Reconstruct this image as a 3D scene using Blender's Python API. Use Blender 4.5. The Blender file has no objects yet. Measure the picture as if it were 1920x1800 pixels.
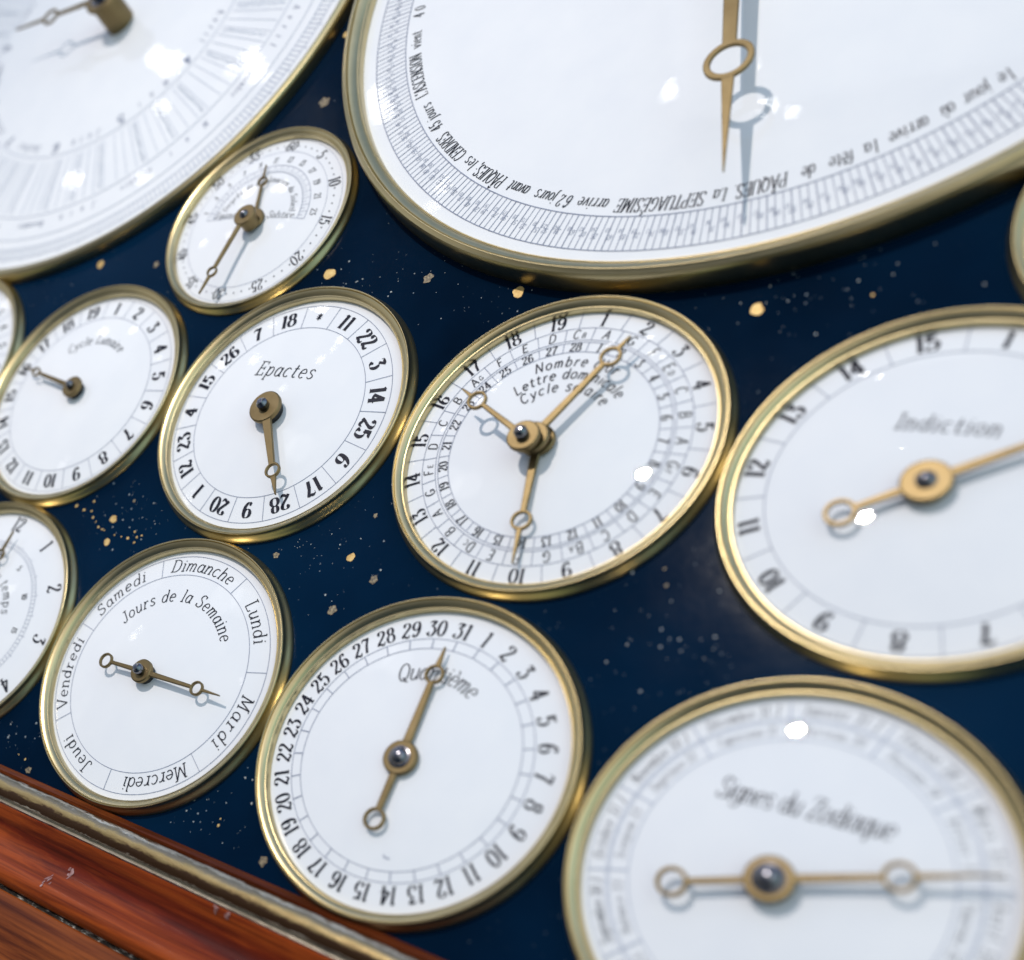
import bpy, bmesh, math, random
from mathutils import Vector, Matrix

S = 0.03                     # metres per layout unit (a small dial is about 8 cm across)
rad = math.radians
sc = bpy.context.scene
col = sc.collection

# ------------------------------------------------------------------ camera
def board(rt, up, h=0.0):
    """board coordinates (right, up, out of the board) -> world"""
    return Vector((rt * S, -h * S, up * S))

cam = bpy.data.cameras.new("Camera")
cam_o = bpy.data.objects.new("Camera", cam)
col.objects.link(cam_o)
ax = Vector((0.7075, -(-0.5713), 0.4169))          # image right  (world x, y, z)
dn = Vector((0.2308, -(-0.3702), -0.8998))         # image down
fw = Vector((-0.6679, -(-0.7324), 0.1304))         # viewing direction
fw.normalize(); ax = (ax - fw * ax.dot(fw)).normalized(); upv = ax.cross(fw); upv.normalize()
pos = board(8.4016, -5.0565, 9.4227)
m = Matrix(((ax.x, upv.x, -fw.x, pos.x), (ax.y, upv.y, -fw.y, pos.y), (ax.z, upv.z, -fw.z, pos.z), (0, 0, 0, 1)))
cam_o.matrix_world = m
cam.sensor_width = 36.0
cam.lens = 45.0
cam.shift_x = 0.3764
cam.shift_y = 0.2176
cam.clip_start = 0.01
cam.clip_end = 100
cam.dof.use_dof = True
cam.dof.focus_distance = 12.6 * S
cam.dof.aperture_fstop = 6.2
cam.dof.aperture_blades = 7
sc.camera = cam_o

# ------------------------------------------------------------------ light
def nd(nt, typ, **kw):
    n = nt.nodes.new(typ)
    for k, v in kw.items():
        if k in n.inputs.keys(): n.inputs[k].default_value = v
        else: setattr(n, k, v)
    return n

world = bpy.data.worlds.new("World"); sc.world = world; world.use_nodes = True
nt = world.node_tree; nt.nodes.clear()
wout = nd(nt, "ShaderNodeOutputWorld"); wbg = nd(nt, "ShaderNodeBackground")
tc = nd(nt, "ShaderNodeTexCoord")
def lobe(d, c0, c1, colr):
    d = Vector(d).normalized()
    dp = nd(nt, "ShaderNodeVectorMath", operation="DOT_PRODUCT"); dp.inputs[1].default_value = d
    nt.links.new(tc.outputs["Generated"], dp.inputs[0])
    mr = nd(nt, "ShaderNodeMapRange", interpolation_type="SMOOTHSTEP")
    mr.inputs["From Min"].default_value = c0; mr.inputs["From Max"].default_value = c1
    nt.links.new(dp.outputs["Value"], mr.inputs["Value"])
    sc_ = nd(nt, "ShaderNodeVectorMath", operation="SCALE"); sc_.inputs[0].default_value = colr
    nt.links.new(mr.outputs["Result"], sc_.inputs["Scale"])
    return sc_.outputs[0]
base = nd(nt, "ShaderNodeVectorMath", operation="ADD")
base.inputs[0].default_value = (0.05, 0.085, 0.14)
acc = base.outputs[0]
prev = None
for d, c0, c1, colr in [
        ((-0.1, -0.55, 1.0), 0.0, 0.95, (0.32, 0.475, 0.79)),    # cool daylight from above
        ((-1.3, -1.0, 1.05), 0.90, 0.985, (0.16, 0.12, 0.13)),   # warm far end of the room
        ((0.36, -0.90, 0.14), 0.82, 0.985, (1.25, 1.12, 0.92)),  # bright wall behind the photographer
        ((1.0, -0.38, 0.20), 0.62, 0.95, (0.70, 1.05, 1.05)),    # greenish side
        ((-0.9, -0.7, -0.45), 0.6, 1.0, (0.20, 0.18, 0.14))]:    # low warm left
    l = lobe(d, c0, c1, colr)
    if prev is None: nt.links.new(l, base.inputs[1])
    else:
        a = nd(nt, "ShaderNodeVectorMath", operation="ADD")
        nt.links.new(acc, a.inputs[0]); nt.links.new(l, a.inputs[1]); acc = a.outputs[0]
    prev = l
nt.links.new(acc, wbg.inputs["Color"]); wbg.inputs["Strength"].default_value = 0.64
nt.links.new(wbg.outputs[0], wout.inputs["Surface"])

def area(name, loc, target, size, power, color, size_y=None, shape="DISK"):
    l = bpy.data.lights.new(name, "AREA"); l.shape = shape; l.size = size
    if size_y: l.size_y = size_y
    l.energy = power; l.color = color
    o = bpy.data.objects.new(name, l); col.objects.link(o); o.location = loc
    o.rotation_euler = (Vector(target) - Vector(loc)).to_track_quat("-Z", "Y").to_euler()
    return o
# the lamp that throws the crisp shadows (upper left of the board)
kl = bpy.data.lights.new("key_lamp", "SPOT"); kl.energy = 42; kl.color = (1.0, 0.90, 0.83); kl.shadow_soft_size = 0.018
kl.spot_size = rad(42); kl.spot_blend = 1.0
ko = bpy.data.objects.new("key_lamp", kl); col.objects.link(ko); ko.location = board(-7.86, 17.55, 40)
ko.rotation_euler = (board(0.6, -1.2, 0) - ko.location).to_track_quat("-Z", "Y").to_euler()
# small shop lamps, seen as bright spots in the enamel
def bulb(name, d, dist, r, power, color=(1, 0.97, 0.92)):
    l = bpy.data.lights.new(name, "POINT"); l.shadow_soft_size = r; l.energy = power; l.color = color
    o = bpy.data.objects.new(name, l); col.objects.link(o)
    v = Vector((d[0], d[1], 1.0)); v = v * (dist / v.length)
    o.location = board(1 + v.x, 1 + v.y, v.z)
for d, r, p in [((-0.39, 0.84), .012, .26), ((-0.355, 0.825), .008, .11),
                ((-0.53, 0.89), .010, .17), ((-0.43, 0.91), .010, .17),
                ((-1.12, 1.03), .015, .36), ((-1.08, 0.985), .018, .52), ((-1.15, 1.005), .008, .10),
                ((-1.38, 1.08), .020, .62), ((-1.45, 1.115), .013, .27), ((-1.48, 0.80), .013, .27), ((-1.31, 0.95), .009, .12),
                ((-1.24, 0.77), .011, .18), ((-0.95, 0.60), .007, .08), ((-0.85, 0.78), .009, .12), ((-0.87, 0.70), .011, .18), ((-0.845, 0.74), .006, .06),
                ((-1.13, 0.22), .008, .09), ((-1.11, 0.245), .005, .04), ((-0.57, 0.16), .006, .05), ((-0.24, 0.60), .006, .05),
                ((-0.80, 0.385), .07, .45), ((-0.72, 0.375), .06, .36)]:
    bulb("shop_lamp", d, 60, r, p * .30)
# unseen area lamps added left and overhead to put highlights on the brass
area("brass_fill_left", board(-40, 6, 16), board(1, 0, 0), 0.9, 1.6, (1.0, 0.97, 0.90), 1.6, "RECTANGLE")
area("brass_fill_top", board(6, 40, 30), board(1, 0, 0), 1.6, 1.0, (0.86, 0.94, 1.0), 0.5, "RECTANGLE")

sc.view_settings.view_transform = "Standard"; sc.view_settings.look = "None"
sc.view_settings.exposure = 0.10; sc.view_settings.gamma = 1.0; sc.view_settings.use_curve_mapping = False

# ------------------------------------------------------------------ materials
def newmat(name):
    mt = bpy.data.materials.new(name); mt.use_nodes = True
    return mt, mt.node_tree, mt.node_tree.nodes["Principled BSDF"]

def ramp(nt, stops):
    r = nd(nt, "ShaderNodeValToRGB"); e = r.color_ramp.elements
    e[0].position, e[0].color = stops[0][0], (*stops[0][1], 1)
    e[1].position, e[1].color = stops[-1][0], (*stops[-1][1], 1)
    for p, c in stops[1:-1]:
        k = e.new(p); k.color = (*c, 1)
    return r

def objnoise(nt, scale, detail=4, rough=.55, vec_scale=None, dist=0.0):
    t = nd(nt, "ShaderNodeTexCoord"); n = nd(nt, "ShaderNodeTexNoise")
    n.inputs["Scale"].default_value = scale; n.inputs["Detail"].default_value = detail
    n.inputs["Roughness"].default_value = rough; n.inputs["Distortion"].default_value = dist
    src = t.outputs["Object"]
    if vec_scale:
        mp = nd(nt, "ShaderNodeMapping"); mp.inputs["Scale"].default_value = vec_scale
        nt.links.new(src, mp.inputs["Vector"]); src = mp.outputs["Vector"]
    nt.links.new(src, n.inputs["Vector"])
    return n

# white enamel
ENAMEL, nt, b = newmat("white_enamel")
n = objnoise(nt, 60, 3); r = ramp(nt, [(0.3, (0.82, 0.845, 0.875)), (0.7, (0.855, 0.875, 0.895))])
nt.links.new(n.outputs["Fac"], r.inputs["Fac"]); nt.links.new(r.outputs["Color"], b.inputs["Base Color"])
b.inputs["Roughness"].default_value = 0.006; b.inputs["IOR"].default_value = 1.5
n2 = objnoise(nt, 110, 2); bp = nd(nt, "ShaderNodeBump"); bp.inputs["Strength"].default_value = 0.05; bp.inputs["Distance"].default_value = 0.0005
nt.links.new(n2.outputs["Fac"], bp.inputs["Height"]); nt.links.new(bp.outputs["Normal"], b.inputs["Normal"])

# printed ink
INK, nt, b = newmat("black_ink")
n = objnoise(nt, 900, 2); r = ramp(nt, [(0.35, (0.006, 0.007, 0.016)), (0.75, (0.022, 0.024, 0.04))])
nt.links.new(n.outputs["Fac"], r.inputs["Fac"]); nt.links.new(r.outputs["Color"], b.inputs["Base Color"])
b.inputs["Roughness"].default_value = 0.55; b.inputs["Specular IOR Level"].default_value = .2
FINE, nt, b = newmat("fine_line_ink")
n = objnoise(nt, 700, 2); r = ramp(nt, [(0.3, (0.19, 0.22, 0.31)), (0.75, (0.34, 0.38, 0.48))])
nt.links.new(n.outputs["Fac"], r.inputs["Fac"]); nt.links.new(r.outputs["Color"], b.inputs["Base Color"])
b.inputs["Roughness"].default_value = 0.55; b.inputs["Specular IOR Level"].default_value = .2

# brass
def brass(name, c0, c1, rough, lathe=True):
    mt, nt, b = newmat(name)
    b.inputs["Metallic"].default_value = 1.0
    n = objnoise(nt, 120, 5, .6); r = ramp(nt, [(0.3, c0), (0.7, c1)])
    nt.links.new(n.outputs["Fac"], r.inputs["Fac"]); nt.links.new(r.outputs["Color"], b.inputs["Base Color"])
    n2 = objnoise(nt, 260, 4, .7)
    rr = nd(nt, "ShaderNodeMapRange"); rr.inputs["To Min"].default_value = rough - .03; rr.inputs["To Max"].default_value = rough + .05
    nt.links.new(n2.outputs["Fac"], rr.inputs["Value"]); nt.links.new(rr.outputs["Result"], b.inputs["Roughness"])
    if lathe:
        t = nd(nt, "ShaderNodeTexCoord"); ln = nd(nt, "ShaderNodeVectorMath", operation="LENGTH")
        mp = nd(nt, "ShaderNodeMapping"); mp.inputs["Scale"].default_value = (1, 1, 0.8)
        nt.links.new(t.outputs["Object"], mp.inputs["Vector"]); nt.links.new(mp.outputs["Vector"], ln.inputs[0])
        n3 = nd(nt, "ShaderNodeTexNoise", noise_dimensions="1D"); n3.inputs["Scale"].default_value = 6000; n3.inputs["Detail"].default_value = 1
        nt.links.new(ln.outputs["Value"], n3.inputs["W"])
        bp = nd(nt, "ShaderNodeBump"); bp.inputs["Strength"].default_value = 0.12; bp.inputs["Distance"].default_value = 0.0001
        nt.links.new(n3.outputs["Fac"], bp.inputs["Height"]); nt.links.new(bp.outputs["Normal"], b.inputs["Normal"])
    return mt
BRASS = brass("turned_brass", (0.50, 0.42, 0.232), (0.56, 0.47, 0.268), 0.30, False)
HANDBRASS = brass("hand_brass", (0.175, 0.128, 0.060), (0.245, 0.185, 0.092), 0.44, False)
PALE, nt, b = newmat("pale_line_ink")
n = objnoise(nt, 700, 2); r = ramp(nt, [(0.3, (0.38, 0.44, 0.55)), (0.75, (0.55, 0.60, 0.68))])
nt.links.new(n.outputs["Fac"], r.inputs["Fac"]); nt.links.new(r.outputs["Color"], b.inputs["Base Color"]); b.inputs["Roughness"].default_value = .5
STEEL, nt, b = newmat("blued_steel")
b.inputs["Metallic"].default_value = 1.0; b.inputs["Base Color"].default_value = (0.20, 0.20, 0.22, 1)
n = objnoise(nt, 500, 3); rr = nd(nt, "ShaderNodeMapRange"); rr.inputs["To Min"].default_value = .12; rr.inputs["To Max"].default_value = .3
nt.links.new(n.outputs["Fac"], rr.inputs["Value"]); nt.links.new(rr.outputs["Result"], b.inputs["Roughness"])
DARKHOLE, nt, b = newmat("blackened_bushing")
n = objnoise(nt, 300, 2); r = ramp(nt, [(0.3, (0.006, 0.006, 0.007)), (0.8, (0.02, 0.018, 0.016))])
nt.links.new(n.outputs["Fac"], r.inputs["Fac"]); nt.links.new(r.outputs["Color"], b.inputs["Base Color"]); b.inputs["Roughness"].default_value = .5

# navy lacquer
NAVY, nt, b = newmat("navy_lacquer")
n = objnoise(nt, 7, 5, .55); r = ramp(nt, [(0.30, (0.0005, 0.0034, 0.0100)), (0.48, (0.0010, 0.0098, 0.0285)), (0.70, (0.0017, 0.0180, 0.050))])
nt.links.new(n.outputs["Fac"], r.inputs["Fac"])
t = nd(nt, "ShaderNodeTexCoord")
v = nd(nt, "ShaderNodeTexVoronoi"); v.inputs["Scale"].default_value = 620; nt.links.new(t.outputs["Object"], v.inputs["Vector"])
lt = nd(nt, "ShaderNodeMath", operation="LESS_THAN"); lt.inputs[1].default_value = 0.13; nt.links.new(v.outputs["Distance"], lt.inputs[0])
cl = objnoise(nt, 38, 3, .6); gt = nd(nt, "ShaderNodeMapRange"); gt.inputs["From Min"].default_value = .52; gt.inputs["From Max"].default_value = .68
nt.links.new(cl.outputs["Fac"], gt.inputs["Value"])
sx = nd(nt, "ShaderNodeSeparateColor"); nt.links.new(v.outputs["Color"], sx.inputs[0])
m1 = nd(nt, "ShaderNodeMath", operation="MULTIPLY"); nt.links.new(lt.outputs[0], m1.inputs[0]); nt.links.new(gt.outputs["Result"], m1.inputs[1])
pw = nd(nt, "ShaderNodeMath", operation="POWER"); pw.inputs[1].default_value = 3.0; nt.links.new(sx.outputs[0], pw.inputs[0])
m2 = nd(nt, "ShaderNodeMath", operation="MULTIPLY"); nt.links.new(m1.outputs[0], m2.inputs[0]); nt.links.new(pw.outputs[0], m2.inputs[1])
mx = nd(nt, "ShaderNodeMix", data_type="RGBA"); nt.links.new(m2.outputs[0], mx.inputs[0]); nt.links.new(r.outputs["Color"], mx.inputs[6]); mx.inputs[7].default_value = (0.35, 0.42, 0.46, 1)
nt.links.new(mx.outputs[2], b.inputs["Base Color"])
b.inputs["IOR"].default_value = 1.25; b.inputs["Specular IOR Level"].default_value = .05
n2 = objnoise(nt, 70, 5, .65); rr = nd(nt, "ShaderNodeMapRange"); rr.inputs["To Min"].default_value = .07; rr.inputs["To Max"].default_value = .20
nt.links.new(n2.outputs["Fac"], rr.inputs["Value"]); nt.links.new(rr.outputs["Result"], b.inputs["Roughness"])
n4 = objnoise(nt, 240, 3, .6); bp = nd(nt, "ShaderNodeBump"); bp.inputs["Strength"].default_value = .08; bp.inputs["Distance"].default_value = .0003
nt.links.new(n4.outputs["Fac"], bp.inputs["Height"]); nt.links.new(bp.outputs["Normal"], b.inputs["Normal"])

GOLDLEAF, nt, b = newmat("gold_leaf")
b.inputs["Metallic"].default_value = 0.35
n = objnoise(nt, 420, 4, .7); r = ramp(nt, [(0.3, (0.48, 0.30, 0.09)), (0.65, (0.74, 0.54, 0.22))])
nt.links.new(n.outputs["Fac"], r.inputs["Fac"]); nt.links.new(r.outputs["Color"], b.inputs["Base Color"]); b.inputs["Roughness"].default_value = .5
WORNGOLD, nt, b = newmat("worn_gold_leaf")
n = objnoise(nt, 1300, 4, .7); r = ramp(nt, [(0.36, (0.02, 0.03, 0.045)), (0.5, (0.20, 0.15, 0.08)), (0.68, (0.40, 0.35, 0.22))])
nt.links.new(n.outputs["Fac"], r.inputs["Fac"]); nt.links.new(r.outputs["Color"], b.inputs["Base Color"]); b.inputs["Roughness"].default_value = .5
SPECK, nt, b = newmat("pale_paint_specks")
n = objnoise(nt, 90, 2); r = ramp(nt, [(0.35, (0.10, 0.16, 0.22)), (0.7, (0.50, 0.53, 0.50))])
nt.links.new(n.outputs["Fac"], r.inputs["Fac"]); nt.links.new(r.outputs["Color"], b.inputs["Base Color"]); b.inputs["Roughness"].default_value = .5

# mahogany
def wood(name, scale, dark, mid, light, grain=7.0):
    mt, nt, b = newmat(name)
    t = nd(nt, "ShaderNodeTexCoord")
    w = nd(nt, "ShaderNodeTexNoise"); mp = nd(nt, "ShaderNodeMapping"); mp.inputs["Scale"].default_value = (7, 95, 95)
    w.inputs["Scale"].default_value = scale; w.inputs["Detail"].default_value = 7; w.inputs["Roughness"].default_value = .68; w.inputs["Distortion"].default_value = .7
    nt.links.new(t.outputs["Object"], mp.inputs["Vector"]); nt.links.new(mp.outputs["Vector"], w.inputs["Vector"])
    r = ramp(nt, [(0.26, dark), (0.46, mid), (0.60, light), (0.74, mid)])
    nt.links.new(w.outputs["Fac"], r.inputs["Fac"])
    w2 = nd(nt, "ShaderNodeTexNoise"); mp2 = nd(nt, "ShaderNodeMapping"); mp2.inputs["Scale"].default_value = (26, 700, 700)
    w2.inputs["Scale"].default_value = scale; w2.inputs["Detail"].default_value = 3
    nt.links.new(t.outputs["Object"], mp2.inputs["Vector"]); nt.links.new(mp2.outputs["Vector"], w2.inputs["Vector"])
    r2 = ramp(nt, [(0.36, (0.30, 0.24, 0.24)), (0.56, (1, 1, 1))]); nt.links.new(w2.outputs["Fac"], r2.inputs["Fac"])
    mx = nd(nt, "ShaderNodeMix", data_type="RGBA", blend_type="MULTIPLY"); mx.inputs[0].default_value = .55
    nt.links.new(r.outputs["Color"], mx.inputs[6]); nt.links.new(r2.outputs["Color"], mx.inputs[7])
    nt.links.new(mx.outputs[2], b.inputs["Base Color"])
    b.inputs["Roughness"].default_value = .32
    b.inputs["Coat Weight"].default_value = .12; b.inputs["Coat Roughness"].default_value = .08; b.inputs["Specular IOR Level"].default_value = .14
    n4 = objnoise(nt, 220, 4, .6, (0.3, 1, 1)); bp = nd(nt, "ShaderNodeBump"); bp.inputs["Strength"].default_value = .12; bp.inputs["Distance"].default_value = .0004
    nt.links.new(n4.outputs["Fac"], bp.inputs["Height"]); nt.links.new(bp.outputs["Normal"], b.inputs["Normal"]); nt.links.new(bp.outputs["Normal"], b.inputs["Coat Normal"])
    return mt
MAHOG = wood("polished_mahogany", 1.0, (0.016, 0.002, 0.001), (0.13, 0.014, 0.003), (0.32, 0.058, 0.008))
MAHOG2 = wood("brown_mahogany", 0.8, (0.022, 0.005, 0.002), (0.11, 0.022, 0.005), (0.25, 0.062, 0.012))
GILT, nt, b = newmat("shaded_worn_gilding")
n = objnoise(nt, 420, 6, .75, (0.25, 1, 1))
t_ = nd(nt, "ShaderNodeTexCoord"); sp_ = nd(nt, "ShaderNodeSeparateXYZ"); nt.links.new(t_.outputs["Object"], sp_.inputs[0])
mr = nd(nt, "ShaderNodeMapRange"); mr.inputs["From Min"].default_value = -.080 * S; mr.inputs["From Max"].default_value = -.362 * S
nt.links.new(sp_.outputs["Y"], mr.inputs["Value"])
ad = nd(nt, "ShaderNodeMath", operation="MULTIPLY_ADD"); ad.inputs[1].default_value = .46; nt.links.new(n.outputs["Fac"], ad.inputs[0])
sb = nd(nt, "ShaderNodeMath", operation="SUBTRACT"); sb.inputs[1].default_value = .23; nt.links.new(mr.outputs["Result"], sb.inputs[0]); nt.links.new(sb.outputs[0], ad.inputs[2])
r = ramp(nt, [(0.03, (0.16, 0.08, 0.035)), (0.07, (0.68, 0.66, 0.60)), (0.10, (0.55, 0.53, 0.47)), (0.14, (0.22, 0.20, 0.16)), (0.25, (0.24, 0.20, 0.13)), (0.33, (0.36, 0.27, 0.115)), (0.46, (0.27, 0.185, 0.07)), (0.53, (0.055, 0.024, 0.007)), (0.77, (0.045, 0.018, 0.005)), (0.81, (0.50, 0.45, 0.36)), (0.93, (0.42, 0.36, 0.27))])  # worn silver and gold; dark lower band paints in the reflected wood
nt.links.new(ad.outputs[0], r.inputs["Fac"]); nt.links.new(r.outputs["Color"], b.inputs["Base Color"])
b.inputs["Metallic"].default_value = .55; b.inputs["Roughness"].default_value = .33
n4 = objnoise(nt, 500, 5, .7, (0.4, 1, 1)); bp = nd(nt, "ShaderNodeBump"); bp.inputs["Strength"].default_value = .35; bp.inputs["Distance"].default_value = .0005
nt.links.new(n4.outputs["Fac"], bp.inputs["Height"]); nt.links.new(bp.outputs["Normal"], b.inputs["Normal"])
DIRT, nt, b = newmat("flaking_filler")
n = objnoise(nt, 420, 5, .7, (0.5, 1, 1)); r = ramp(nt, [(0.40, (0.012, 0.007, 0.005)), (0.52, (0.06, 0.045, 0.03)), (0.60, (0.60, 0.57, 0.50))])
nt.links.new(n.outputs["Fac"], r.inputs["Fac"]); nt.links.new(r.outputs["Color"], b.inputs["Base Color"]); b.inputs["Roughness"].default_value = .6
SCUFF, nt, b = newmat("waxy_scuff")
n = objnoise(nt, 700, 5, .7); r = ramp(nt, [(0.35, (0.16, 0.05, 0.035)), (0.65, (0.42, 0.25, 0.24))])
nt.links.new(n.outputs["Fac"], r.inputs["Fac"]); nt.links.new(r.outputs["Color"], b.inputs["Base Color"]); b.inputs["Roughness"].default_value = .45

# ------------------------------------------------------------------ helpers
def obj(name, bm, mat, parent=None, smooth=True):
    me = bpy.data.meshes.new(name); bm.normal_update(); bm.to_mesh(me); bm.free()
    me.materials.append(mat)
    if smooth:
        me.shade_smooth()
        me.set_sharp_from_angle(angle=rad(35))
    o = bpy.data.objects.new(name, me); col.objects.link(o)
    if parent is not None: o.parent = parent
    return o

def thing(name, label, cat, rt, up, h, group=None):
    o = bpy.data.objects.new(name, None); col.objects.link(o)
    o.empty_display_size = 0.01
    o.location = board(rt, up, h); o.rotation_euler = (rad(90), 0, 0)   # local x right, y up, z out of the board
    o["label"] = label; o["category"] = cat
    if group: o["group"] = group
    return o

def lathe(bm, prof, cx=0, cy=0, n=128, cap=False):
    rings = []
    for r, z in prof:
        if r <= 1e-6: rings.append([bm.verts.new((cx * S, cy * S, z * S))] * n); continue
        rings.append([bm.verts.new(((cx + r * math.cos(2 * math.pi * k / n)) * S, (cy + r * math.sin(2 * math.pi * k / n)) * S, z * S)) for k in range(n)])
    for a, c in zip(rings, rings[1:]):
        for k in range(n):
            q = [a[k], a[(k + 1) % n], c[(k + 1) % n], c[k]]
            u = []
            for x in q:
                if x not in u: u.append(x)
            if len(u) >= 3: bm.faces.new(u)

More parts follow.
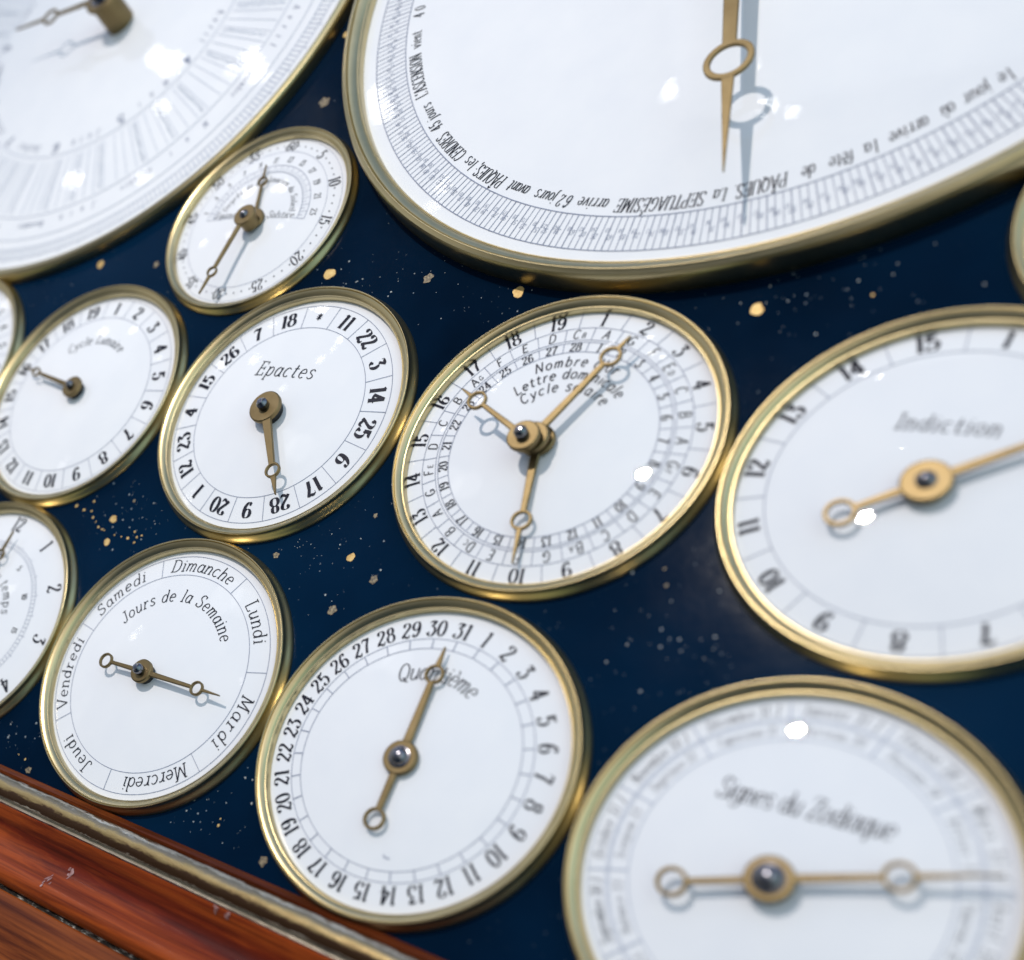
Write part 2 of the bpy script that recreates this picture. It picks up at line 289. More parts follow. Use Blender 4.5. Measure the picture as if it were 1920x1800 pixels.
# ---- drawn letters: every glyph is a set of pen strokes (unit cap height)
def arc(cx, cy, rx, ry, a0=0, a1=360):
    n = max(6, int(abs(a1 - a0) / 20))
    return ("s0", [(cx + rx * math.cos(rad(a0 + (a1 - a0) * i / n)), cy + ry * math.sin(rad(a0 + (a1 - a0) * i / n))) for i in range(n + 1)])
def l(*p): return ("l", p)
def s(*p): return ("s", p)
def t(*p): return ("t", p)
def w(*p): return ("w", p)
def d(x, y, r): return ("d", (x, y, r))
G = {
 '0': (.58, [arc(.29, .5, .22, .49)]),
 '1': (.40, [l((.22, 0), (.22, 1)), l((.22, 1), (.08, .90)), t((.08, .015), (.36, .015))]),
 '2': (.58, [s((.11, .76), (.14, .93), (.29, .99), (.44, .90), (.46, .72), (.34, .5), (.17, .25), (.07, .04)), w((.07, .04), (.20, .12), (.36, .03), (.46, .05), (.52, .20)), d(.14, .78, .07)]),
 '3': (.58, [w((.10, .95), (.28, .93), (.46, .97)), l((.46, .97), (.23, .60)), s((.23, .60), (.40, .55), (.49, .30), (.38, .05), (.22, .01), (.10, .10), (.09, .20)), d(.13, .2, .07), t((.10, .97), (.08, .80))]),
 '4': (.60, [l((.38, 0), (.38, 1)), l((.38, 1), (.04, .30)), w((.04, .30), (.30, .29), (.56, .31)), t((.24, .015), (.52, .015))]),
 '5': (.58, [l((.13, 1.0), (.13, .53)), w((.13, .95), (.30, .91), (.45, 1.0)), s((.13, .53), (.28, .63), (.44, .52), (.49, .30), (.38, .05), (.22, .01), (.10, .09), (.09, .19)), d(.13, .2, .07)]),
 '6': (.58, [s((.45, .86), (.38, .98), (.26, .95), (.12, .70), (.08, .35), (.14, .08), (.28, .01), (.43, .10), (.49, .30), (.42, .50), (.28, .56), (.15, .46), (.10, .32)), d(.42, .85, .07)]),
 '7': (.56, [w((.08, .93), (.22, .98), (.36, .92), (.51, .97)), l((.51, .97), (.30, .50)), l((.30, .50), (.20, 0)), t((.08, .97), (.07, .78))]),
 '8': (.58, [arc(.29, .77, .165, .22), arc(.29, .28, .215, .27)]),
 '9': (.58, [s((.13, .14), (.20, .02), (.32, .05), (.46, .30), (.50, .65), (.44, .92), (.30, .99), (.15, .90), (.09, .70), (.16, .50), (.30, .44), (.43, .54), (.48, .68)), d(.16, .15, .07)]),
 'a': (.54, [arc(.25, .32, .19, .31), s((.45, .63), (.45, .10), (.50, .02), (.56, .05))]),
 'b': (.54, [l((.10, 1), (.10, 0)), arc(.28, .32, .19, .31)]),
 'c': (.50, [arc(.27, .32, .21, .31, 45, 315)]),
 'd': (.54, [arc(.25, .32, .19, .31), l((.45, 1), (.45, 0)), t((.36, .985), (.46, .985))]),
 'e': (.52, [l((.08, .34), (.46, .34)), arc(.27, .32, .20, .31, 4, 310)]),
 'f': (.40, [s((.44, .90), (.36, .99), (.24, .92), (.20, .64), (.20, 0)), l((.06, .61), (.38, .61))]),
 'g': (.54, [arc(.25, .34, .19, .29), s((.45, .63), (.45, 0), (.38, -.22), (.22, -.28), (.08, -.18))]),
 'h': (.54, [l((.10, 1), (.10, 0)), s((.10, .42), (.20, .58), (.34, .62), (.43, .48), (.43, .25), (.43, 0)), t((.01, .015), (.19, .015)), t((.34, .015), (.52, .015))]),
 'i': (.28, [l((.15, .63), (.15, 0)), d(.15, .84, .062), t((.04, .62), (.15, .62)), t((.04, .015), (.26, .015))]),
 'j': (.28, [s((.17, .63), (.17, .0), (.12, -.22), (-.02, -.26)), d(.17, .84, .062)]),
 'l': (.28, [l((.15, 1), (.15, 0)), t((.04, .985), (.15, .985)), t((.04, .015), (.26, .015))]),
 'm': (.74, [l((.09, .63), (.09, 0)), s((.09, .42), (.17, .59), (.27, .62), (.35, .48), (.35, 0)), s((.35, .42), (.43, .59), (.53, .62), (.61, .48), (.61, 0)), t((.0, .62), (.09, .62)), t((.54, .015), (.70, .015))]),
 'n': (.54, [l((.10, .63), (.10, 0)), s((.10, .42), (.20, .58), (.33, .62), (.43, .48), (.43, .25), (.43, 0)), t((.0, .62), (.10, .62)), t((.34, .015), (.52, .015)), t((.01, .015), (.19, .015))]),
 'o': (.54, [arc(.27, .32, .21, .31)]),
 'p': (.54, [l((.10, .63), (.10, -.28)), arc(.29, .32, .19, .31), t((.0, -.265), (.20, -.265)), t((.0, .62), (.10, .62))]),
 'q': (.54, [l((.45, .63), (.45, -.28)), arc(.25, .32, .19, .31), t((.36, -.265), (.54, -.265))]),
 'r': (.44, [l((.12, .63), (.12, 0)), s((.12, .36), (.22, .57), (.38, .61)), d(.37, .57, .05), t((.02, .62), (.12, .62)), t((.02, .015), (.26, .015))]),
 's': (.47, [s((.40, .52), (.32, .62), (.20, .63), (.10, .53), (.14, .40), (.30, .30), (.41, .18), (.36, .05), (.22, .01), (.07, .10))]),
 't': (.42, [s((.19, .86), (.18, .40), (.18, .12), (.26, .01), (.39, .06)), l((.04, .61), (.37, .61))]),
 'u': (.54, [s((.09, .63), (.09, .20), (.16, .03), (.28, .02), (.43, .22)), l((.44, .63), (.44, 0)), t((.0, .62), (.09, .62))]),
 'v': (.50, [l((.05, .63), (.25, 0)), l((.25, 0), (.46, .63))]),
 'x': (.50, [l((.06, .63), (.44, 0)), l((.44, .63), (.06, 0))]),
 'y': (.52, [l((.06, .63), (.26, .03)), s((.47, .63), (.27, .02), (.15, -.24), (.02, -.26))]),
 'z': (.48, [l((.07, .61), (.42, .61)), l((.42, .61), (.05, .02)), l((.05, .02), (.43, .02))]),
 'A': (.66, [l((.05, 0), (.32, 1)), l((.32, 1), (.61, 0)), l((.15, .36), (.50, .36)), t((-.04, .015), (.14, .015)), t((.50, .015), (.70, .015))]),
 'B': (.62, [l((.10, 0), (.10, 1)), s((.10, .98), (.33, .98), (.47, .88), (.46, .64), (.32, .53), (.10, .53)), s((.10, .52), (.36, .52), (.53, .40), (.53, .14), (.36, .02), (.10, .02))]),
 'C': (.64, [arc(.34, .5, .27, .49, 42, 318)]),
 'D': (.66, [l((.10, 0), (.10, 1)), s((.10, .98), (.34, .98), (.53, .82), (.58, .5), (.53, .18), (.34, .02), (.10, .02)), t((.0, .985), (.10, .985)), t((.0, .015), (.10, .015))]),
 'E': (.62, [l((.12, 0), (.12, 1)), l((.12, .97), (.54, .97)), l((.12, .52), (.44, .52)), t((.44, .40), (.44, .64)), l((.12, .03), (.56, .03)), t((.52, .98), (.52, .80)), t((.54, .02), (.54, .22)), t((.0, .985), (.12, .985)), t((.0, .015), (.12, .015))]),
 'F': (.54, [l((.12, 0), (.12, 1)), l((.12, .98), (.50, .98)), l((.12, .52), (.40, .52)), t((.50, .98), (.50, .80))]),
 'G': (.68, [arc(.34, .5, .27, .49, 42, 338), l((.36, .42), (.60, .42)), l((.60, .42), (.60, .10))]),
 'I': (.30, [l((.15, 0), (.15, 1)), t((.02, .985), (.28, .985)), t((.02, .015), (.28, .015))]),
 'J': (.46, [s((.34, 1), (.34, .22), (.27, .03), (.14, .0), (.05, .10), (.07, .18)), t((.18, .985), (.46, .985))]),
 'L': (.56, [l((.12, 0), (.12, 1)), l((.12, .02), (.52, .02)), t((.52, .02), (.52, .20)), t((.0, .985), (.26, .985))]),
 'M': (.80, [l((.10, 0), (.13, 1)), l((.13, 1), (.39, .12)), l((.39, .12), (.66, 1)), l((.66, 1), (.69, 0)), t((.0, .985), (.13, .985)), t((.66, .985), (.80, .985)), t((.0, .015), (.20, .015)), t((.59, .015), (.80, .015))]),
 'N': (.68, [l((.10, 0), (.10, 1)), l((.10, 1), (.56, 0)), l((.56, 0), (.56, 1)), t((.0, .985), (.10, .985)), t((.47, .985), (.66, .985))]),
 'O': (.70, [arc(.35, .5, .27, .49)]),
 'P': (.60, [l((.12, 0), (.12, 1)), s((.12, .98), (.38, .98), (.53, .86), (.53, .60), (.38, .47), (.12, .47)), t((.0, .015), (.26, .015))]),
 'Q': (.70, [arc(.35, .5, .27, .49), s((.28, .14), (.40, .16), (.50, -.06), (.64, -.08))]),
 'R': (.64, [l((.12, 0), (.12, 1)), s((.12, .98), (.38, .98), (.53, .86), (.53, .62), (.38, .50), (.12, .50)), l((.34, .50), (.58, .0))]),
 'S': (.56, [s((.47, .84), (.40, .96), (.26, .99), (.12, .88), (.12, .68), (.28, .54), (.42, .43), (.49, .25), (.42, .06), (.26, .01), (.10, .08), (.07, .22)), t((.47, .98), (.47, .78)), t((.07, .02), (.07, .24))]),
 'T': (.60, [l((.30, 0), (.30, 1)), l((.04, .98), (.56, .98)), t((.04, .98), (.04, .80)), t((.56, .98), (.56, .80))]),
 'U': (.68, [s((.10, 1), (.10, .30), (.18, .05), (.34, .0), (.50, .05), (.58, .30), (.58, 1)), t((.0, .985), (.20, .985))]),
 'V': (.66, [l((.05, 1), (.33, 0)), l((.33, 0), (.62, 1)), t((-.04, .985), (.15, .985)), t((.52, .985), (.70, .985))]),
 'Z': (.60, [l((.08, .98), (.54, .98)), l((.54, .98), (.06, .02)), l((.06, .02), (.55, .02)), t((.08, .98), (.08, .82)), t((.55, .02), (.55, .20))]),
 '.': (.28, [d(.12, .06, .06)]), ',': (.28, [d(.12, .06, .06), l((.13, .05), (.08, -.14))]),
 ';': (.28, [d(.13, .06, .06), d(.13, .52, .06), l((.14, .05), (.09, -.14))]),
 "'": (.22, [l((.12, 1), (.10, .76))]), ' ': (.34, []),
 '*': (.50, [l((.25, .25), (.25, .75)), l((.05, .5), (.45, .5)), l((.10, .33), (.40, .67)), l((.10, .67), (.40, .33)), d(.25, .5, .04)]),
}
def acc(ch, kind):
    wd, st = G[ch]; up_ = .32 if ch.isupper() else 0
    cx = wd / 2
    m = {"'": [l((cx - .04, .74 + up_), (cx + .10, .94 + up_))], "`": [l((cx + .04, .74 + up_), (cx - .10, .94 + up_))],
         "^": [l((cx - .13, .74 + up_), (cx, .92 + up_)), l((cx, .92 + up_), (cx + .13, .74 + up_))]}[kind]
    return (wd, st + m)
for a_, b_, k_ in (('é', 'e', "'"), ('è', 'e', '`'), ('ê', 'e', '^'), ('ù', 'u', '`'), ('Â', 'A', '^'), ('É', 'E', "'")):
    G[a_] = acc(b_, k_)

def spline(p, n=5):
    if len(p) < 3: return list(p)
    q = [(2 * p[0][0] - p[1][0], 2 * p[0][1] - p[1][1])] + list(p) + [(2 * p[-1][0] - p[-2][0], 2 * p[-1][1] - p[-2][1])]
    out = []
    for i in range(1, len(q) - 2):
        p0, p1, p2, p3 = q[i - 1:i + 3]
        for k in range(n):
            u = k / n
            out.append(tuple(.5 * (2 * p1[j] + (p2[j] - p0[j]) * u + (2 * p0[j] - 5 * p1[j] + 4 * p2[j] - p3[j]) * u * u + (3 * p1[j] - p0[j] - 3 * p2[j] + p3[j]) * u ** 3) for j in (0, 1)))
    out.append(p[-1])
    return out

class Printer:
    """collects flat ink on a (slightly domed) dial plate"""
    def __init__(self, zf):
        self.bm = bmesh.new(); self.zf = zf; self.k = 0
    def vert(self, x, y, dz):
        return self.bm.verts.new((x * S, y * S, (self.zf(math.hypot(x, y)) + .0035 + dz) * S))
    def ribbon(self, pts, wid):
        """pts in dial units, wid list or number"""
        self.k = (self.k + 1) % 9; dz = self.k * .00025
        n = len(pts); L = []; R = []
        for i in range(n):
            a = pts[max(0, i - 1)]; b = pts[min(n - 1, i + 1)]
            tx, ty = b[0] - a[0], b[1] - a[1]; ln = math.hypot(tx, ty) or 1
            ww = (wid[i] if isinstance(wid, (list, tuple)) else wid) / 2
            nx, ny = -ty / ln * ww, tx / ln * ww
            L.append(self.vert(pts[i][0] + nx, pts[i][1] + ny, dz)); R.append(self.vert(pts[i][0] - nx, pts[i][1] - ny, dz))
        for i in range(n - 1):
            self.bm.faces.new((L[i], R[i], R[i + 1], L[i + 1]))
    def dot(self, x, y, r, n=12):
        self.k = (self.k + 1) % 9; dz = self.k * .00025
        self.bm.faces.new([self.vert(x + r * math.cos(2 * math.pi * i / n), y + r * math.sin(2 * math.pi * i / n), dz) for i in range(n)])
    def circle(self, r, wid, a0=0, a1=360, cx=0, cy=0):
        n = max(8, int(abs(a1 - a0) / 2.5))
        self.ribbon([(cx + r * math.sin(rad(a0 + (a1 - a0) * i / n)), cy + r * math.cos(rad(a0 + (a1 - a0) * i / n))) for i in range(n + 1)], wid)
    def radial(self, a, r0, r1, wid, n=4):
        s_, c_ = math.sin(rad(a)), math.cos(rad(a))
        self.ribbon([(s_ * (r0 + (r1 - r0) * i / n), c_ * (r0 + (r1 - r0) * i / n)) for i in range(n + 1)], wid)
    def glyph(self, ch, fx, H, st):
        """fx maps glyph coords (already in dial units) to dial plane"""
        thick, thin, slant, ws, serif = st
        wd, strokes = G[ch]
        def mp(p): return fx((p[0] * ws + p[1] * slant) * H, p[1] * H)
        def width(p, q):
            dx, dy = (q[0] - p[0]) * ws, q[1] - p[1]; ln = math.hypot(dx, dy) or 1
            return (thin + (thick - thin) * abs(dy / ln) ** 1.6) * H
        for kind, p in strokes:
            if kind == 'd':
                c = mp((p[0], p[1])); self.dot(c[0], c[1], max(p[2] * (.45 + thick * 3.4), thin * .6) * H * (.75 if not serif else .95)); continue
            if kind == 't':
                if serif: self.ribbon([mp(q) for q in p], thin * H * 1.05)
                continue
            if kind == 'w':
                pts = spline(p, 5)
                n = len(pts); f = [thin + (max(thick * .8, thin) - thin) * math.sin(math.pi * i / (n - 1)) ** .8 for i in range(n)]
                self.ribbon([mp(q) for q in pts], [x * H for x in f]); continue
            pts = list(p) if kind == 'l' else (spline(p, 5) if kind == 's' else list(p))
            n = len(pts)
            wd_ = [width(pts[max(0, i - 1)], pts[min(n - 1, i + 1)]) for i in range(n)]
            self.ribbon([mp(q) for q in pts], wd_)
    def length(self, text, H, st, track):
        return sum(G[c][0] * st[3] * H + track for c in text) - track
    def line(self, text, x, y, H, st, x1=None, angle=0, track=0.0):
        ca, sa = math.cos(rad(angle)), math.sin(rad(angle))
        if x1 is not None and len(text) > 1:
            track = (x1 - x - self.length(text, H, st, 0)) / (len(text) - 1)
        pos = 0
        for ch in text:
            p0 = pos
            self.glyph(ch, lambda u, v, p0=p0: (x + (p0 + u) * ca - v * sa, y + (p0 + u) * sa + v * ca), H, st)
            pos += G[ch][0] * st[3] * H + track
    def arc_text(self, text, R, a0, a1, H, st):
        """letters stand on radius R (tops outward), spread clockwise from a0 to a1"""
        total = rad(a1 - a0) * R
        track = (total - self.length(text, H, st, 0)) / max(1, len(text) - 1)
        pos = 0
        for ch in text:
            wch = G[ch][0] * st[3] * H
            a = rad(a0) + (pos + wch / 2) / R
            ca, sa = math.cos(-a), math.sin(-a); cx, cy = R * math.sin(a), R * math.cos(a)
            self.glyph(ch, lambda u, v: (cx + (u - wch / 2) * ca - v * sa, cy + (u - wch / 2) * sa + v * ca), H, st)
            pos += wch + track
    def number(self, text, rc, a, H, st, track=.03):
        """a number centred on polar position (rc, a), top outward"""
        L = self.length(text, H, st, track * H); R = rc - H / 2
        aa = rad(a); ca, sa = math.cos(-aa), math.sin(-aa); cx, cy = R * math.sin(aa), R * math.cos(aa)
        pos = -L / 2
        for ch in text:
            p0 = pos
            self.glyph(ch, lambda u, v: (cx + (p0 + u) * ca - v * sa, cy + (p0 + u) * sa + v * ca), H, st)
            pos += G[ch][0] * st[3] * H + track * H
    def done(self, name, mat, parent):
        o = obj(name, self.bm, mat, parent, smooth=False)
        return o

DIDONE = (.225, .027, .0, 1.10, True)
DIDONE_L = (.180, .030, .03, 1.10, True)
DIDONE_S = (.160, .034, .05, .98, True)
TYPE = (.088, .062, .14, 1.08, True)
TYPE2 = (.090, .062, .14, 1.22, True)
ITAL = (.080, .050, .20, 1.0, True)
SANS = (.115, .095, .10, 1.05, False)
BOOK = (.088, .042, .13, .74, True)
CAPS = (.092, .042, .12, .70, True)

# ------------------------------------------------------------------ brass dial parts
def bezel(parent, rf, k, dz=0.0, cx=0, cy=0, n=160):
    """turned brass bezel round a plate of radius rf; k scales the moulding"""
    if k > 1.2:
        wall = [(1.462, -1), (1.461, .045), (1.456, .064), (1.447, .080)]
    else:
        wall = [(1.472, -1), (1.4715, -.026), (1.467, -.012), (1.460, .002), (1.450, .018), (1.4385, .036), (1.431, .054), (1.4285, .066), (1.428, .080)]
    p = wall + [(1.426, .090), (1.422, .095), (1.418, .095), (1.4145, .088), (1.413, .078),
         (1.4125, .075), (1.409, .079), (1.402, .082), (1.392, .077), (1.380, .064), (1.372, .050), (1.3695, .044), (1.367, .043), (1.364, .047),
         (1.3595, .047), (1.355, .040), (1.352, .028), (1.350, .0), (1.350, -.045)]
    widen = lambda r: r + .022 * min(1.0, max(0.0, (r - 1.365) / .035))
    p = [(widen(r), z) for r, z in p]
    bm = bmesh.new()
    lathe(bm, [(rf + (r - 1.35) * k, z * k if z > -.5 else PANEL_H - dz) for r, z in p], cx, cy, n)
    for f in bm.faces: f.normal_flip()
    return obj("bezel", bm, BRASS, parent)

def plate(parent, rf, zf, n=128):
    bm = bmesh.new()
    R = rf + .068
    prof = [(0, zf(0))] + [(R * i / 26, zf(R * i / 26)) for i in range(1, 27)] + [(R, zf(R) - .03)]
    lathe(bm, prof, n=n)
    bmesh.ops.recalc_face_normals(bm, faces=bm.faces)
    for f in bm.faces:
        pass
    return obj("dial_plate", bm, ENAMEL, parent)

def slab(bm, outline, z0, z1, c):
    """chamfered flat plate from a convex outline (counter-clockwise)"""
    n = len(outline)
    cx = sum(p[0] for p in outline) / n; cy = sum(p[1] for p in outline) / n
    def ins(p, i):
        a = outline[i - 1]; b_ = outline[(i + 1) % n]
        e1 = Vector((p[0] - a[0], p[1] - a[1])).normalized(); e2 = Vector((b_[0] - p[0], b_[1] - p[1])).normalized()
        n1 = Vector((-e1.y, e1.x)); n2 = Vector((-e2.y, e2.x)); m_ = (n1 + n2)
        if m_.length < 1e-4: m_ = n1
        m_.normalize(); q = c / max(.45, m_.dot(n1))
        return (p[0] + m_.x * q, p[1] + m_.y * q)
    L0 = [bm.verts.new((x * S, y * S, z0 * S)) for x, y in outline]
    L1 = [bm.verts.new((x * S, y * S, (z1 - c) * S)) for x, y in outline]
    L2 = [bm.verts.new((*[q * S for q in ins(p, i)], z1 * S)) for i, p in enumerate(outline)]
    for A, B in ((L0, L1), (L1, L2)):
        for i in range(n):
            bm.faces.new((A[i], A[(i + 1) % n], B[(i + 1) % n], B[i]))
    bm.faces.new(L2); bm.faces.new(L0[::-1])

def hand(parent, hub, ring, tip, h, disc_r=.155, ring_r=.085, tail=None, tail_r=.085, w0=.072, w1=.044, pin="screw", pin_r=.05, base=0.0, pin_h=.07, collar=True):
    bm = bmesh.new()
    hx, hy = hub
    def direction(p):
        v = Vector((p[0] - hx, p[1] - hy)); return v.normalized(), v.length
    d1, L1 = direction(ring)
    dt_, Lt = direction(tip)
    u = (d1 + dt_).normalized(); v = Vector((-u.y, u.x))
    def pt(a, b_): return (hx + u.x * a + v.x * b_, hy + u.y * a + v.y * b_)
    th = .028
    # arm, ring, tip
    slab(bm, [pt(disc_r * .6, -w0 / 2), pt(L1 - ring_r * .82, -w1 / 2), pt(L1 - ring_r * .82, w1 / 2), pt(disc_r * .6, w0 / 2)], h - th, h, .007)
    rw = ring_r * .27
    def annulus(cx, cy, R, wd, z0, z1, c=.006):
        lathe(bm, [(R, z0), (R, z1 - c), (R - c, z1), (R - wd + c, z1), (R - wd, z1 - c), (R - wd, z0), (R, z0)], cx, cy, 40)
    rc = pt(L1, 0)
    annulus(rc[0], rc[1], ring_r, rw, h - th - .002, h + .002)
    slab(bm, [pt(L1 + ring_r * .82, -w1 * .46), pt(Lt, -.005), pt(Lt, .005), pt(L1 + ring_r * .82, w1 * .46)], h - th, h - .001, .004)
    if tail:
        d2, L2 = direction(tail); u2 = d2; v2 = Vector((-u2.y, u2.x))
        def pt2(a, b_): return (hx + u2.x * a + v2.x * b_, hy + u2.y * a + v2.y * b_)
        slab(bm, [pt2(disc_r * .6, -w0 * .42), pt2(L2 - tail_r * .82, -w1 * .5), pt2(L2 - tail_r * .82, w1 * .5), pt2(disc_r * .6, w0 * .42)], h - th, h - .0005, .007)
        rc = pt2(L2, 0); annulus(rc[0], rc[1], tail_r, tail_r * .27, h - th - .002, h + .0015)
    # disc
    lathe(bm, [(0, h + .008), (disc_r - .012, h + .008), (disc_r, h - .002), (disc_r, h - th - .006), (disc_r * .5, h - th - .008), (0, h - th - .008)], hx, hy, 48)
    bmesh.ops.recalc_face_normals(bm, faces=bm.faces)
    o = obj("hand", bm, HANDBRASS, parent)
    if collar:
        bm = bmesh.new()
        cr_ = disc_r * .80
        z1 = h - th - .008; z0 = base - .02
        lathe(bm, [(0, z1), (cr_, z1), (cr_, z0)], hx, hy, 40)
        bmesh.ops.recalc_face_normals(bm, faces=bm.faces)
        obj("collar", bm, DARKHOLE if collar == "dark" else HANDBRASS, o)
    if pin:
        bm = bmesh.new(); z = h + .006
        if pin == "ball":
            prof = [(pin_r * 1.25, z), (pin_r * 1.25, z + .012), (pin_r * 1.05, z + .016)] + [(pin_r * math.cos(rad(a)), z + .016 + pin_r * .75 * math.sin(rad(a))) for a in range(5, 90, 12)] + [(0, z + .016 + pin_r * .75)]
        else:
            prof = [(pin_r, z), (pin_r, z + pin_h * .6), (pin_r * .86, z + pin_h * .72), (pin_r * .62, z + pin_h * .82), (pin_r * .50, z + pin_h), (0, z + pin_h * 1.05)]
        lathe(bm, prof, hx, hy, 32 if pin == "ball" else 20)
        bmesh.ops.recalc_face_normals(bm, faces=bm.faces)
        obj("arbor", bm, STEEL, o)
    return o

PANEL_H = -.036
def dial(rt, up, label, rf=1.35, k=1.0, sag=.065, face_h=0.0, bcx=0, bcy=0):
    r_zero = rf * .80
    off = sag * (1 - (r_zero / rf) ** 2)
    zf = lambda r: sag * (1 - (r / rf) ** 2) - off
    root = thing("calendar_dial", label, "clock dial", rt, up, face_h, "round brass rimmed dials on the navy panel")
    bezel(root, rf, k, face_h, bcx, bcy)
    plate(root, rf, zf)
    return root, zf

# ------------------------------------------------------------------ the navy panel
pn = thing("panel", "dark navy lacquered clock panel dotted with gold spots, behind the dials", "panel", 0, 0, PANEL_H)
bm = bmesh.new()
x0, x1, y0, y1 = -16, 14, -4.62, 16
vs = [bm.verts.new((x * S, y * S, z * S)) for z in (-.4, 0) for x, y in ((x0, y0), (x1, y0), (x1, y1), (x0, y1))]
for f in ((4, 5, 6, 7), (3, 2, 1, 0), (0, 1, 5, 4), (1, 2, 6, 5), (2, 3, 7, 6), (3, 0, 4, 7)): bm.faces.new([vs[i] for i in f])
obj("board", bm, NAVY, pn, smooth=False)
spots = [(-0.165, 1.68, 0.075), (2.098, 1.501, 0.064), (4.297, 1.377, 0.0612), (-3.72, 1.79, 0.06), (-1.35, 3.962, -0.0737), (-1.49, 4.92, 0.055), (-1.36, 4.84, 0.035), (1.059, 1.641, -0.0575), (1.579, -1.4, 0.0456), (0.752, -1.521, -0.0367), (1.916, -1.572, -0.0441), (1.629, -1.944, -0.0505), (1.642, -0.948, -0.0344), (-1.546, -1.472, 0.052), (-1.482, -1.747, 0.046), (-2.183, -1.399, 0.0311), (-2.04, -1.432, 0.0269), (-1.92, -1.428, 0.0191), (-1.852, -1.499, 0.0227), (-1.949, -1.31, 0.023), (-1.706, -1.597, 0.0224), (-1.638, -1.613, 0.0186), (-1.599, -1.62, 0.0148), (-1.782, -1.542, 0.0151), (-1.214, -1.656, 0.0287), (-1.16, -1.569, 0.0215), (-1.096, -1.624, 0.0214), (-1.098, -1.689, 0.0213), (-1.04, -1.595, 0.0177), (-1.422, -1.651, 0.0146), (-1.314, -1.653, 0.0145), (-1.372, -1.221, -0.0293), (-1.08, -4.373, -0.0405), (-1.191, -4.281, 0.0205), (-1.309, -4.259, 0.0138), (1.445, -4.19, 0.0218), (1.437, -4.128, 0.0137), (2.048, -4.34, -0.0463), (4.466, -1.144, -0.0218), (5.115, 1.532, 0.0174), (-2.763, 1.791, -0.0433), (4.403, -1.008, -0.0176)]
rng = random.Random(4)
for x, y, r in spots:
    worn = r < 0; r = abs(r) * (.62 if abs(r) < .035 else .90); n = 18; ph = [rng.uniform(0, 6.28) for _ in range(3)]
    bm = bmesh.new(); ring = []
    for i in range(n):
        a = 2 * math.pi * i / n
        q = r * (1 + .10 * math.sin(2 * a + ph[0]) + .07 * math.sin(3 * a + ph[1]) + (.16 if worn else .05) * math.sin(5 * a + ph[2]) + rng.uniform(-.04, .04))
        ring.append(bm.verts.new(((x + q * math.cos(a)) * S, (y + q * math.sin(a)) * S, .004 * S)))
    c = bm.verts.new((x * S, y * S, .0055 * S))
    for i in range(n): bm.faces.new((ring[i], ring[(i + 1) % n], c))
    o = obj("gold_spot", bm, WORNGOLD if worn else GOLDLEAF, pn)
    if worn: o["label"] = "rubbed and worn gold spot"
bm = bmesh.new()
cl_ = [(0.9, 1.7, .9), (-.2, -1.2, .6), (1.3, -1.4, .5), (-1.4, -1.4, .45), (4.6, -1.5, .5), (1.3, -4.2, .5), (.1, 1.5, .5), (4.4, 1.5, .7), (-1.3, -4.2, .4), (-1.3, 1.0, .4), (5.5, 1.6, .5), (3.0, 1.5, .4), (4.4, -3.4, .4)]
for i in range(620):
    if rng.random() < .68:
        c = rng.choice(cl_[:9] if rng.random() < .8 else cl_); x = rng.gauss(c[0], c[2] * .8); y = rng.gauss(c[1], c[2] * .5)
    else: x = rng.uniform(-6, 8); y = rng.uniform(-4.35, 6)
    if y < -4.33: continue
    r = .0035 + .010 * rng.random() ** 4
    a0 = rng.uniform(0, 6.28)
    bm.faces.new([bm.verts.new(((x + r * rng.uniform(.7, 1.2) * math.cos(a0 + k * 1.0472)) * S, (y + r * math.sin(a0 + k * 1.0472)) * S, .003 * S)) for k in range(6)])
o = obj("pale_specks", bm, SPECK, pn, smooth=False); o["kind"] = "stuff"

# ------------------------------------------------------------------ frame along the bottom
fr = bpy.data.objects.new("wooden_frame", None); col.objects.link(fr); fr.empty_display_size = .01
fr["label"] = "polished mahogany frame with worn gilt bead along the bottom of the navy panel"; fr["category"] = "frame"
fr.location = board(-1.5, -4.43, PANEL_H); fr.rotation_euler = (rad(90), rad(1.05), 0)
def extr(name, prof, mat, x0=-8, x1=10, n=60, wob=0.0, seed=1, parent=fr):
    """prof: (y along board, z out) ; extruded along the frame"""
    g = random.Random(seed); bm = bmesh.new(); rows = []
    for i in range(n + 1):
        x = x0 + (x1 - x0) * i / n
        j = [g.uniform(-wob, wob) for _ in prof]
        rows.append([bm.verts.new((x * S, (y + j[q]) * S, (z + j[q] * .5) * S)) for q, (y, z) in enumerate(prof)])
    for a, b_ in zip(rows, rows[1:]):
        for q in range(len(prof) - 1): bm.faces.new((a[q], b_[q], b_[q + 1], a[q + 1]))
    bmesh.ops.recalc_face_normals(bm, faces=bm.faces)
    if bm.faces[0].normal.z < -.1 or sum(f.normal.z for f in bm.faces) < 0:
        for f in bm.faces: f.normal_flip()
    return obj(name, bm, mat, parent)
extr("inner_strip", [(0, -.02), (0, .045), (-.012, .06), (-.05, .085), (-.078, .07), (-.082, .0)], MAHOG2)
bead = [(-.080, .0)] + [(-.082 - .145 * (1 - math.cos(rad(a))) / 1.0, .10 + .135 * math.sin(rad(a))) for a in range(0, 121, 12)] + [(-.315, .15), (-.335, .165), (-.352, .17), (-.362, .155), (-.362, .05)]
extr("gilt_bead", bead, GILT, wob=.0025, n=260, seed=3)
cove = [(-.364, .06), (-.366, .16), (-.375, .172), (-.41, .165)] + [(-.41 - .40 * i / 10, .165 - .105 * math.sin(math.pi * min(1, i / 10) * .9) ) for i in range(1, 9)] + \
       [(-.80, .13), (-.85, .175), (-.91, .22), (-.97, .235), (-1.03, .22), (-1.075, .17), (-1.095, .10), (-1.098, -.02)]
